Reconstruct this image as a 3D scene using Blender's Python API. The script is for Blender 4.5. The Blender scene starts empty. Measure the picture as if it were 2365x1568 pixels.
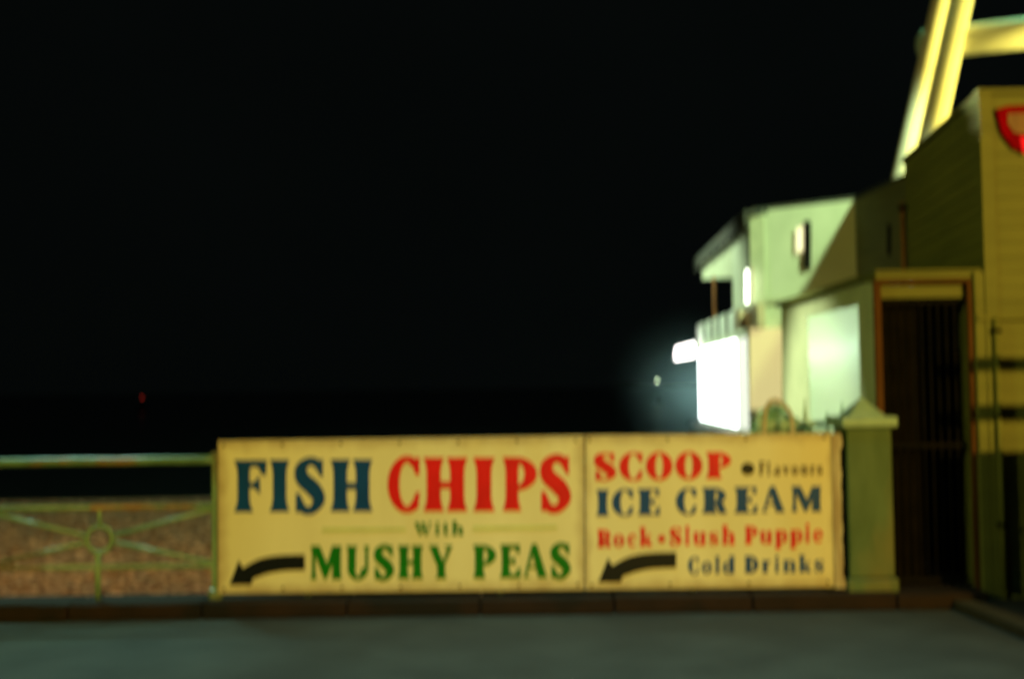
import bpy, bmesh, math, random
from mathutils import Vector, Matrix, geometry, noise
random.seed(7)
sc = bpy.context.scene
COL = sc.collection
R = math.radians

# ------------------------------------------------------------------ camera
CAMZ = 1.435
cd = bpy.data.cameras.new('camera'); cam = bpy.data.objects.new('camera', cd); COL.objects.link(cam)
cd.sensor_width = 36; cd.lens = 40; cd.clip_start = .05; cd.clip_end = 6000
ROT = Matrix.Rotation(R(90 + 2.42), 3, 'X') @ Matrix.Rotation(R(-.75), 3, 'Z')
cam.matrix_world = Matrix.Translation((0, 0, CAMZ)) @ ROT.to_4x4()
cd.dof.use_dof = True
cd.dof.focus_distance = 1.5
cd.dof.aperture_fstop = 2.7
cd.dof.aperture_ratio = 1.6
sc.camera = cam
sc.view_settings.view_transform = 'Standard'; sc.view_settings.look = 'None'
sc.view_settings.exposure = 0; sc.view_settings.gamma = 1
sc.render.engine = 'CYCLES'
sc.cycles.max_bounces = 6
sc.cycles.sample_clamp_indirect = 4

# ------------------------------------------------------------------ world: night sky
w = bpy.data.worlds.new('World'); sc.world = w; w.use_nodes = True
wn = w.node_tree.nodes; wl = w.node_tree.links
bg = wn['Background']
tc = wn.new('ShaderNodeTexCoord'); nz = wn.new('ShaderNodeTexNoise'); nz.inputs['Scale'].default_value = 1.6
nz.inputs['Detail'].default_value = 5
rp = wn.new('ShaderNodeValToRGB')
rp.color_ramp.elements[0].position = .3; rp.color_ramp.elements[0].color = (.0009, .0014, .0013, 1)
rp.color_ramp.elements[1].position = .75; rp.color_ramp.elements[1].color = (.0018, .0026, .0024, 1)
wl.new(tc.outputs['Generated'], nz.inputs['Vector']); wl.new(nz.outputs['Fac'], rp.inputs['Fac'])
wl.new(rp.outputs['Color'], bg.inputs['Color']); bg.inputs['Strength'].default_value = 1.0

# ------------------------------------------------------------------ lamps (night: street lamps, floodlights and added fills)
def lamp(name, kind, loc, target, power, color, size=.3, cone=None, blend=.5):
    l = bpy.data.lights.new(name, kind); l.energy = power; l.color = color
    if kind == 'AREA': l.size = size
    else: l.shadow_soft_size = size
    if kind == 'SPOT': l.spot_size = R(cone); l.spot_blend = blend
    o = bpy.data.objects.new(name, l); COL.objects.link(o); o.location = loc
    if target is not None:
        o.rotation_euler = (Vector(target) - Vector(loc)).to_track_quat('-Z', 'Y').to_euler()
    return o
SOD = (1.0, .665, .10); MERC = (.66, 1.0, .62); COOL = (.38, 1.0, .95)
lamp('sodium_street_lamp', 'POINT', (6, -5, 4.4), None, 5100, SOD, .22)
lamp('cool_road_lamp', 'SPOT', (0.5, 4.6, 9.0), (0.3, 4.8, 0), 2400, COOL, .4, 50, 1)
lamp('cool_rail_fill', 'SPOT', (-6, 12, 8.5), (-3.2, 7.4, .6), 2400, (.40, 1, .85), .3, 20, .8)  # added spot for teal highlights on the railing
lamp('wing_fill', 'SPOT', (-2.6, 11.0, 5.6), (2.41, 9.0, .7), 3500, (.88, 1, .58), .15, 22, .6)  # added narrow spot that brightens the wing wall
lamp('tall_mast_floodlight', 'SPOT', (13.3, 12, 12.6), (7.5, 31, 3.5), 30000, (.70, 1.0, .50), .3, 36, .5)
lamp('tube_top_fill', 'POINT', (16, 36, 20), None, 8000, (.3, 1.0, .5), .3)  # added to turn the tops of the tubes green
lamp('sea_wall_fill', 'SPOT', (-1.0, 41, 9.0), (7.0, 38.5, 3.6), 6500, (.78, 1.0, .66), .2, 67, .6)  # added to brighten the seaward wall and balcony
lamp('tube_floodlight', 'SPOT', (29, 19, 2.0), (12.4, 31, 11.0), 78000, (1, .86, .15), .4, 26, .3)
lamp('beach_sodium_lamp', 'SPOT', (-9, 8.5, 9), (-8, 19, -1.6), 2100, (1.0, .60, .31), .3, 90, .8)
lamp('left_fill_light', 'POINT', (-14, -2, 7), None, 2400, (.85, .9, .18), .4)  # added weak fill for walls that face left

# ------------------------------------------------------------------ pixel -> place helpers (used to measure, all results are real places)
def ray(u, v):
    return ROT @ Vector(((u - 1182.5) / 2627.8, -(v - 784.0) / 2627.8, -1))
def atY(u, v, Y):
    d = ray(u, v); return Vector((0, 0, CAMZ)) + d * (Y / d.y)
def atwall(u, v, p, q):
    """point seen at u,v on the vertical wall through plan points p,q"""
    d = ray(u, v); n = Vector((q[1] - p[1], -(q[0] - p[0]), 0))
    t = (Vector((p[0], p[1], 0)) - Vector((0, 0, CAMZ))).dot(n) / d.dot(n)
    return Vector((0, 0, CAMZ)) + d * t

# ------------------------------------------------------------------ materials
def mat(name, c1, c2=None, scale=8, rough=.7, bump=.0, spec=.3, stretch=(1, 1, 1), lo=.35, hi=.65, c3=None, metallic=0, coord='Object', detail=6, emit=None, estr=0, bscale=None):
    m = bpy.data.materials.new(name); m.use_nodes = True
    n = m.node_tree.nodes; l = m.node_tree.links; b = n['Principled BSDF']
    b.inputs['Roughness'].default_value = rough; b.inputs['Specular IOR Level'].default_value = spec
    b.inputs['Metallic'].default_value = metallic
    t = n.new('ShaderNodeTexCoord'); mp = n.new('ShaderNodeMapping'); mp.inputs['Scale'].default_value = stretch
    l.new(t.outputs[coord], mp.inputs['Vector'])
    if c2 is None: c2 = tuple(x * .8 for x in c1)
    z = n.new('ShaderNodeTexNoise'); z.inputs['Scale'].default_value = scale; z.inputs['Detail'].default_value = detail
    l.new(mp.outputs['Vector'], z.inputs['Vector'])
    r = n.new('ShaderNodeValToRGB'); r.color_ramp.elements[0].position = lo; r.color_ramp.elements[1].position = hi
    r.color_ramp.elements[0].color = (*c1, 1); r.color_ramp.elements[1].color = (*c2, 1)
    l.new(z.outputs['Fac'], r.inputs['Fac']); out = r.outputs['Color']
    if c3:
        z2 = n.new('ShaderNodeTexNoise'); z2.inputs['Scale'].default_value = scale * .37; z2.inputs['Detail'].default_value = 8
        l.new(mp.outputs['Vector'], z2.inputs['Vector'])
        r2 = n.new('ShaderNodeValToRGB'); r2.color_ramp.elements[0].position = .54; r2.color_ramp.elements[1].position = .62
        mx = n.new('ShaderNodeMixRGB'); mx.inputs['Color2'].default_value = (*c3, 1)
        l.new(z2.outputs['Fac'], r2.inputs['Fac']); l.new(r2.outputs['Color'], mx.inputs['Fac']); l.new(out, mx.inputs['Color1'])
        out = mx.outputs['Color']
    l.new(out, b.inputs['Base Color'])
    if bump:
        z3 = n.new('ShaderNodeTexNoise'); z3.inputs['Scale'].default_value = bscale or scale * 4; z3.inputs['Detail'].default_value = 6
        l.new(mp.outputs['Vector'], z3.inputs['Vector'])
        bp = n.new('ShaderNodeBump'); bp.inputs['Strength'].default_value = bump; bp.inputs['Distance'].default_value = .02
        l.new(z3.outputs['Fac'], bp.inputs['Height']); l.new(bp.outputs['Normal'], b.inputs['Normal'])
    if emit:
        b.inputs['Emission Color'].default_value = (*emit, 1); b.inputs['Emission Strength'].default_value = estr
    return m
M = {}
M['asphalt'] = mat('asphalt', (.038, .039, .036), (.06, .061, .055), 2.2, .85, .7, .3, lo=.3, hi=.7, c3=(.04, .04, .036), bscale=70)
M['paving'] = mat('paving', (.10, .09, .075), (.06, .055, .05), 3, .8, .4, bscale=60)
M['edging'] = mat('edging_stone', (.045, .036, .02), (.03, .024, .014), 5, .85, .4)
M['darkstone'] = mat('dark_stone', (.016, .013, .010), (.028, .020, .014), 5, .85, .4)
M['kerb'] = mat('kerb_stone', (.012, .005, .0025), (.020, .008, .0035), 5, .85, .5, c3=(.006, .004, .003), bscale=60)
M['sand'] = mat('shingle', (.14, .08, .05), (.74, .50, .36), 7, .95, 1.0, .1, lo=.40, hi=.62, c3=(.34, .18, .09), bscale=9, detail=3)
M['sea'] = mat('sea_water', (.006, .010, .011), (.008, .014, .015), .3, .3, .05, .6, bscale=.8)
M['board'] = mat('sign_board', (.80, .72, .44), (.69, .60, .33), 1.9, .5, .03, .3, c3=(.72, .60, .30), lo=.3, hi=.75, stretch=(1.6, 1, .35))
def brown_edges(m):  # browner in an uneven band towards the panel edges
    n = m.node_tree.nodes; l = m.node_tree.links; b = n['Principled BSDF']; src = b.inputs['Base Color'].links[0].from_socket
    t = n.new('ShaderNodeTexCoord'); sp = n.new('ShaderNodeSeparateXYZ'); l.new(t.outputs['Generated'], sp.inputs[0])
    nz_ = n.new('ShaderNodeTexNoise'); nz_.inputs['Scale'].default_value = 9; nz_.inputs['Detail'].default_value = 6; l.new(t.outputs['Object'], nz_.inputs['Vector'])
    prev = None
    for ax, k in (('X', 1.0), ('Z', .45)):
        a = n.new('ShaderNodeMath'); a.operation = 'SUBTRACT'; a.inputs[1].default_value = .5; l.new(sp.outputs[ax], a.inputs[0])
        c = n.new('ShaderNodeMath'); c.operation = 'ABSOLUTE'; l.new(a.outputs[0], c.inputs[0])
        d = n.new('ShaderNodeMath'); d.operation = 'SUBTRACT'; d.inputs[0].default_value = .5; l.new(c.outputs[0], d.inputs[1])
        e = n.new('ShaderNodeMath'); e.operation = 'MULTIPLY'; e.inputs[1].default_value = (22 if ax == 'X' else 9); l.new(d.outputs[0], e.inputs[0])
        if prev: g = n.new('ShaderNodeMath'); g.operation = 'MINIMUM'; l.new(prev, g.inputs[0]); l.new(e.outputs[0], g.inputs[1]); prev = g.outputs[0]
        else: prev = e.outputs[0]
    h = n.new('ShaderNodeMath'); h.operation = 'ADD'; l.new(prev, h.inputs[0]); l.new(nz_.outputs['Fac'], h.inputs[1])
    q = n.new('ShaderNodeMapRange'); q.inputs[1].default_value = .45; q.inputs[2].default_value = 1.25; q.inputs[3].default_value = .62; q.inputs[4].default_value = 0; l.new(h.outputs[0], q.inputs[0])
    mx = n.new('ShaderNodeMixRGB'); mx.inputs['Color2'].default_value = (.30, .17, .06, 1); l.new(q.outputs[0], mx.inputs['Fac']); l.new(src, mx.inputs['Color1']); l.new(mx.outputs[0], b.inputs['Base Color'])
brown_edges(M['board'])
M['batten'] = mat('batten', (.62, .55, .38), (.35, .25, .14), 9, .8, .3, stretch=(1, 1, .2))
M['darkgap'] = mat('near_black', (.004, .003, .002), (.008, .006, .004), 9, .95, .2, .08)  # near black; puts the shade of gateway and sign gap into the colour
def ink(n, c): return mat(n, c, tuple(x * .82 for x in c), 6, .45, 0, .3)
M['blue'] = ink('blue_paint', (.001, .055, .22)); M['red'] = ink('red_paint', (.75, .008, .01))
M['green'] = ink('green_paint', (.003, .17, .004)); M['black'] = ink('black_paint', (.004, .006, .008))
M['palegreen_line'] = ink('pale_green_line', (.60, .64, .26)); M['darktext'] = ink('dark_text', (.10, .06, .02))
M['rail'] = mat('green_rail_paint', (.22, .34, .18), (.16, .26, .13), 5, .38, .15, .5, c3=(.16, .14, .05))
M['rail_top'] = mat('worn_rail_paint', (.16, .28, .14), (.11, .20, .09), 7, .35, .15, .5, c3=(.30, .17, .04))
M['pillar'] = mat('green_pillar_paint', (.11, .17, .075), (.055, .10, .035), 4, .6, .35, .4, c3=(.15, .14, .045), stretch=(1, 1, .35))
M['cap'] = mat('pale_green_cap', (.36, .5, .36), (.26, .38, .27), 6, .5, .2, .4)
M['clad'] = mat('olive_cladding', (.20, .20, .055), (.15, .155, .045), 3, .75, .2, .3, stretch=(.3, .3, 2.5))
M['clad_front'] = mat('cream_cladding', (.20, .205, .06), (.15, .155, .045), 2.2, .7, .15, .3, stretch=(.3, .3, 2))
M['wall_pale'] = mat('pale_green_render', (.58, .62, .44), (.48, .53, .37), 2.5, .8, .25)
M['wall_white'] = mat('whitewashed_render', (.62, .68, .52), (.54, .6, .45), 1.0, .8, .2)
M['frame'] = mat('orange_brown_timber', (.13, .055, .018), (.08, .032, .010), 7, .8, .2, .08, stretch=(1, 1, .2))
M['iron'] = mat('dark_iron', (.004, .004, .0035), (.008, .006, .005), 12, .85, .2, .12)
M['tile'] = mat('roof_tile', (.04, .05, .045), (.07, .065, .05), 3, .8, .4)
M['rust'] = mat('rusty_post', (.4, .16, .04), (.25, .1, .03), 5, .7)
M['tube'] = mat('white_steel_tube', (.72, .70, .60), (.66, .63, .52), .8, .65, .05, .2)
M['brown'] = mat('brown_box', (.55, .46, .30), (.42, .35, .23), 3, .7)
M['redglow'] = mat('red_badge', (.34, .001, .006), (.17, .001, .004), 5, .8, 0, .03, emit=(1, .02, .02), estr=.0)
M['tail'] = mat('red_tail', (.7, .004, .01), (.7, .004, .01), 5, .8, 0, .05, emit=(1, .02, .02), estr=.45)
M['badge'] = mat('badge_cream', (.32, .17, .09), (.22, .11, .06), 9, .6)
M['leaf'] = mat('pale_leaf', (.20, .34, .15), (.12, .22, .09), 9, .6)
M['slat'] = mat('white_slat', (.7, .76, .68), (.6, .66, .58), 3, .6)
def glow(name, col, s): return mat(name, (.8, .8, .8), (.8, .8, .8), 2, .5, emit=col, estr=s)
M['shopglass'] = glow('lit_shop_glass', (.92, 1, .98), 5.0)
M['shopdim'] = glow('dim_shop_glass', (1, .97, .88), .62)
M['lightbox'] = glow('lightbox_face', (1, .93, .9), 6.0)
M['cream_lit'] = mat('cream_backlit_panel', (.35, .3, .15), (.3, .26, .13), 2, .6, emit=(1, .86, .36), estr=.68)
M['tubelamp'] = glow('tube_lamp', (.95, 1, .85), 5.0)
M['hotspot'] = glow('hotspot_tube', (.9, 1, .93), 10000)
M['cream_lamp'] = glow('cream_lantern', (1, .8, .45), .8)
M['redlight'] = glow('red_buoy_light', (1, .06, .03), .8)
M['whitelight'] = glow('white_sea_light', (.8, 1, .6), 14)
def frosted():
    m = bpy.data.materials.new('frosted_glass'); m.use_nodes = True; n = m.node_tree.nodes; l = m.node_tree.links
    n.remove(n['Principled BSDF']); tr = n.new('ShaderNodeBsdfTranslucent'); df = n.new('ShaderNodeBsdfDiffuse'); mx = n.new('ShaderNodeMixShader')
    tr.inputs['Color'].default_value = (.85, .95, .85, 1); df.inputs['Color'].default_value = (.5, .6, .42, 1); mx.inputs['Fac'].default_value = .6
    l.new(tr.outputs[0], mx.inputs[2]); l.new(df.outputs[0], mx.inputs[1]); l.new(mx.outputs[0], n['Material Output'].inputs['Surface']); return m
M['frost'] = frosted()

# ------------------------------------------------------------------ object helpers
def obj(name, bm, m, parent=None, bevel=0, smooth=False):
    if bevel:
        bmesh.ops.bevel(bm, geom=[e for e in bm.edges if e.is_manifold and e.calc_face_angle(0) > .5], offset=bevel, segments=2, profile=.5, affect='EDGES')
    if smooth:
        for f in bm.faces: f.smooth = True
    me = bpy.data.meshes.new(name); bm.to_mesh(me); bm.free()
    o = bpy.data.objects.new(name, me); COL.objects.link(o); me.materials.append(M[m] if isinstance(m, str) else m)
    if parent: o.parent = parent; o.matrix_parent_inverse = Matrix.Identity(4)
    if parent and parent.type == 'EMPTY': o.matrix_parent_inverse = Matrix.Translation(parent.location).inverted()
    return o
def tag(o, label=None, cat=None, group=None, kind=None):
    for k, v in (('label', label), ('category', cat), ('group', group), ('kind', kind)):
        if v: o[k] = v
    return o
def thing(name, loc, label, cat, group=None):
    o = bpy.data.objects.new(name, None); COL.objects.link(o); o.location = loc; o.empty_display_size = .2
    return tag(o, label, cat, group)
def BM(): return bmesh.new()
def box(bm, a, b):
    (x0, y0, z0), (x1, y1, z1) = a, b
    v = [bm.verts.new(p) for p in ((x0, y0, z0), (x1, y0, z0), (x1, y1, z0), (x0, y1, z0), (x0, y0, z1), (x1, y0, z1), (x1, y1, z1), (x0, y1, z1))]
    for f in ((0, 3, 2, 1), (4, 5, 6, 7), (0, 1, 5, 4), (1, 2, 6, 5), (2, 3, 7, 6), (3, 0, 4, 7)): bm.faces.new([v[i] for i in f])
    bm.normal_update(); return bm
def bx(*a): return box(BM(), *a)
def prism(bm, pts, ext):
    """closed planar polygon extruded by vector ext"""
    ext = Vector(ext); a = [bm.verts.new(p) for p in pts]; b = [bm.verts.new(Vector(p) + ext) for p in pts]
    bm.faces.new(a); bm.faces.new(b[::-1]); n = len(a)
    for i in range(n): bm.faces.new((a[i], b[i], b[(i + 1) % n], a[(i + 1) % n]))
    bmesh.ops.recalc_face_normals(bm, faces=bm.faces); return bm
def wallseg(bm, p, q, z0, z1, th):
    """vertical wall between plan points p,q; thickness th to the side away from the camera-left"""
    p = Vector((p[0], p[1], 0)); q = Vector((q[0], q[1], 0)); d = (q - p).normalized(); n = Vector((d.y, -d.x, 0)) * th
    return prism(bm, [p + Vector((0, 0, z0)), q + Vector((0, 0, z0)), q + Vector((0, 0, z1)), p + Vector((0, 0, z1))], n)
def tube(bm, pts, r, seg=12, cap=True):
    pts = [Vector(p) for p in pts]; rings = []
    for i, p in enumerate(pts):
        t = (pts[min(i + 1, len(pts) - 1)] - pts[max(i - 1, 0)]).normalized()
        u = t.cross(Vector((0, 0, 1)) if abs(t.z) < .9 else Vector((0, 1, 0))).normalized(); v = t.cross(u)
        rr = r[i] if isinstance(r, (list, tuple)) else r
        rings.append([bm.verts.new(p + (u * math.cos(a) + v * math.sin(a)) * rr) for a in [2 * math.pi * k / seg for k in range(seg)]])
    for a, b in zip(rings, rings[1:]):
        for k in range(seg): bm.faces.new((a[k], a[(k + 1) % seg], b[(k + 1) % seg], b[k]))
    if cap: bm.faces.new(rings[0][::-1]); bm.faces.new(rings[-1])
    bmesh.ops.recalc_face_normals(bm, faces=bm.faces); return bm
def torus(bm, c, Rr, r, seg=32, s2=10):
    c = Vector(c); g = []
    for i in range(seg):
        a = 2 * math.pi * i / seg; d = Vector((math.cos(a), 0, math.sin(a)))
        g.append([bm.verts.new(c + d * (Rr + r * math.cos(b)) + Vector((0, r * math.sin(b), 0))) for b in [2 * math.pi * k / s2 for k in range(s2)]])
    for i in range(seg):
        for k in range(s2): bm.faces.new((g[i][k], g[(i + 1) % seg][k], g[(i + 1) % seg][(k + 1) % s2], g[i][(k + 1) % s2]))
    bmesh.ops.recalc_face_normals(bm, faces=bm.faces); return bm
def sheet(name, pts, m, kind='structure', label=None):
    b = BM(); b.faces.new([b.verts.new(p) for p in pts]); bmesh.ops.recalc_face_normals(b, faces=b.faces)
    for f in b.faces:
        if f.normal.z < 0: f.normal_flip()
    return tag(obj(name, b, m), label, None, None, kind)

# ------------------------------------------------------------------ setting
BZ = -1.6
b = bx((-30, -16, -1.9), (14, 7.62, 0)); o = tag(obj('road', b, 'asphalt'), 'dark worn asphalt seafront road', kind='structure')
b = prism(BM(), [(1.62, 7.63, -.004), (6.4, 32, -.004), (7.0, 46, -.004), (40, 46, -.004), (40, 7.63, -.004)], (0, 0, -1.9)); tag(obj('promenade', b, 'paving'), 'paved promenade behind the sign running towards the shop', kind='structure')
sheet('beach', [(-70, 7.6, BZ + .5), (15, 7.6, BZ + .5), (15, 33.0, BZ), (-70, 32.2, BZ)], 'sand', label='shingle beach below the railing lit by a street lamp')
sheet('sea', [(-3000, 31, BZ - .05), (3000, 31, BZ - .05), (3000, 5000, BZ - .05), (-3000, 5000, BZ - .05)], 'sea', label='black sea beyond the beach')
# beach pebbles: loose relief
b = BM()
for i in range(9000):
    y = 14 + 18 * random.random() ** 1.2; x = random.uniform(-1.1 * y * .48 - 1, -1.1 * y * .2)
    z = BZ + .5 * (1 - (y - 7.6) / 25.2) - .01
    s = random.uniform(.03, .08) * (1 + y * .02)
    p = [b.verts.new((x + s * math.cos(a) * random.uniform(.6, 1.2), y + s * math.sin(a) * random.uniform(.6, 1.2), z)) for a in (0, 1.57, 3.14, 4.71)]
    t = b.verts.new((x + random.uniform(-.3, .3) * s, y + random.uniform(-.3, .3) * s, z + s * random.uniform(.25, .6)))
    for k in range(4): b.faces.new((p[k], p[(k + 1) % 4], t))
tag(obj('pebbles', b, 'sand'), 'loose orange lit pebbles covering the beach', 'pebbles', kind='stuff')

# kerb / plinth below the railing
SY = 7.40                                   # plane of the railing
kr = tag(obj('kerb', bx((-9, 7.30, 0.004), (3.0, 7.58, .03)), 'darkstone'), 'reddish brown stone kerb under the railing', kind='structure')
x = -9.0; ks = None
while x < 2.95:
    L = min(.88 + random.uniform(-.04, .04), 3.0 - x)
    if L < .1: break
    obj('kerb_stone', bx((x + .006, 7.24 + random.uniform(-.006, .006), .004), (x + L - .003, 7.60, .105 + random.uniform(-.006, .004))), 'kerb', kr, bevel=.012)
    x += L
pts = [(2.76, 7.24), (2.84, 6.2), (3.0, 4.0), (3.3, 0)]
for (a, c) in zip(pts, pts[1:]):
    n = max(1, round((a[1] - c[1]) / .8))
    for i in range(n):
        f0, f1 = i / n, (i + 1) / n - .01
        p0 = (a[0] + (c[0] - a[0]) * f0, a[1] + (c[1] - a[1]) * f0); p1 = (a[0] + (c[0] - a[0]) * f1, a[1] + (c[1] - a[1]) * f1)
        if 'pav' not in globals():
            pav = tag(obj('pavement', prism(BM(), [(2.9, 7.3, .004), (2.98, 6.2, .004), (3.14, 4, .004), (3.44, 0, .004), (9, 0, .004), (9, 7.3, .004)], (0, 0, .05)), 'darkstone'), 'dark pavement in front of the cream building', kind='structure')
        obj('kerb_stone', prism(BM(), [(p0[0], p0[1], .004), (p1[0], p1[1], .004), (p1[0] + .13, p1[1], .004), (p0[0] + .13, p0[1], .004)], (0, 0, .06)), 'edging', pav, bevel=.008)

# ------------------------------------------------------------------ seafront railing
def P(u, v, Y=SY): return atY(u, v, Y)
rl = thing('seafront_railing', (P(497, 1370).x, SY, .105), 'worn pale green iron railing with ring and crossed bars left of the sign', 'railing')
xr = P(497, 1200).x; bay = P(497, 1200).x - P(-37, 1200).x
zt, zm, zl = P(230, 1065).z, P(230, 1172).z, P(230, 1309).z
b = BM(); 
pts = [(xr - bay * 3 + i * bay * 3 / 60, SY, zt + .003 * noise.noise(Vector((i * .3, 0, 0)))) for i in range(61)]
obj('top_rail', tube(b, pts, .027), 'rail_top', rl, smooth=True)
obj('middle_rail', tube(BM(), [(xr - bay * 3, SY, zm), (xr, SY, zm)], .019), 'rail_top', rl, smooth=True)
obj('lower_rail', tube(BM(), [(xr - bay * 3, SY, zl), (xr, SY, zl)], .016), 'rail', rl, smooth=True)
for i in range(4):
    X = xr - bay * i
    b = BM(); tube(b, [(X, SY, .105), (X, SY, .16), (X, SY, .17), (X, SY, zt), (X, SY, zt + .05)], [.045, .045, .024, .022, .028]); obj('post', b, 'rail', rl, smooth=False)
    if i < 3:
        c = Vector((X - bay / 2, SY, (zm + zl) / 2)); c.z = P(230, 1245).z
        ring = obj('ring', torus(BM(), c, .083, .015), 'rail', rl, smooth=True)
        for sx in (-1, 1):
            for zz in (zm - .02, zl + .02):
                e = Vector((c.x + sx * (bay / 2 - .02), SY, zz)); d = (e - c).normalized()
                obj('crossed_bar', tube(BM(), [c + d * .09, e], .0145, 8), 'rail', rl, smooth=True)
        obj('short_bar', tube(BM(), [(c.x, SY, c.z + .09), (c.x, SY, zm)], .0135, 8), 'rail', rl, smooth=True)
        obj('short_bar', tube(BM(), [(c.x - .01, SY, c.z - .09), (c.x - .01, SY, .11)], .019, 8), 'rail', rl, smooth=True)
# hidden run that carries the sign
rb = thing('sign_railing', (0, SY + .03, .105), 'iron railing behind the sign boards carrying them', 'railing')
for X in (-1.35, -.1, 1.15, 2.05):
    obj('post', tube(BM(), [(X, SY + .05, .105), (X, SY + .05, 1.02)], .022, 8), 'rail', rb, smooth=True)
for z in (.3, .95): obj('rail', tube(BM(), [(xr + .03, SY + .05, z), (2.14, SY + .05, z)], .018, 8), 'rail', rb, smooth=True)

# ------------------------------------------------------------------ glyphs
def catmull(pts, n=8):
    out = []; P_ = [pts[0]] + list(pts) + [pts[-1]]
    for i in range(1, len(P_) - 2):
        for k in range(n):
            t = k / n; a, b_, c, d = [P_[i + j] for j in (-1, 0, 1, 2)]
            out.append(tuple(.5 * (2 * b_[j] + (c[j] - a[j]) * t + (2 * a[j] - 5 * b_[j] + 4 * c[j] - d[j]) * t * t + (3 * b_[j] - a[j] - 3 * c[j] + d[j]) * t ** 3) for j in range(len(b_))))
    out.append(pts[-1]); return out
def stroke(pts, asp=1.0):
    """pts (x,y,width) in the unit box; widths in units of the box height; returns quads"""
    s = catmull(pts); L = []; Rr = []
    for i, p in enumerate(s):
        a = s[max(i - 1, 0)]; c = s[min(i + 1, len(s) - 1)]
        dx, dy = (c[0] - a[0]) * asp, c[1] - a[1]; q = math.hypot(dx, dy) or 1
        nx, ny = -dy / q / asp, dx / q
        L.append((p[0] + nx * p[2] / 2, p[1] + ny * p[2] / 2)); Rr.append((p[0] - nx * p[2] / 2, p[1] - ny * p[2] / 2))
    return [[L[i], L[i + 1], Rr[i + 1], Rr[i]] for i in range(len(s) - 1)]
def stem(x, w, y0=0, y1=1, fl=.35, sh=.10, top=True, bot=True, fl_l=None):
    """flared stem; w relative box width"""
    h = w / 2; F = h * (1 + fl); k = (y1 - y0)
    l = []
    n = 14
    for i in range(n + 1):
        t = i / n
        e = 0
        if bot: e = max(e, max(0, 1 - t / .30) ** 2.2)
        if top: e = max(e, max(0, 1 - (1 - t) / .30) ** 2.2)
        l.append((h + (F - h) * e, y0 + t * k))
    return [[(x - a, y) for a, y in l] + [(x + a, y) for a, y in l[::-1]]]
def poly(*p): return [list(p)]
def ell(cx, cy, rx, ry, tx, ty, a0=0, a1=360, n=36):
    """ring: outer radii rx,ry, inner rx-tx, ry-ty"""
    q = []
    for i in range(n):
        a = R(a0 + (a1 - a0) * i / n); c = R(a0 + (a1 - a0) * (i + 1) / n)
        q.append([(cx + rx * math.cos(a), cy + ry * math.sin(a)), (cx + rx * math.cos(c), cy + ry * math.sin(c)),
                  (cx + max(0, rx - tx) * math.cos(c), cy + max(0, ry - ty) * math.sin(c)), (cx + max(0, rx - tx) * math.cos(a), cy + max(0, ry - ty) * math.sin(a))])
    return q
def disc(cx, cy, rx, ry, n=20): return [[(cx + rx * math.cos(2 * math.pi * i / n), cy + ry * math.sin(2 * math.pi * i / n)) for i in range(n)]]
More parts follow.
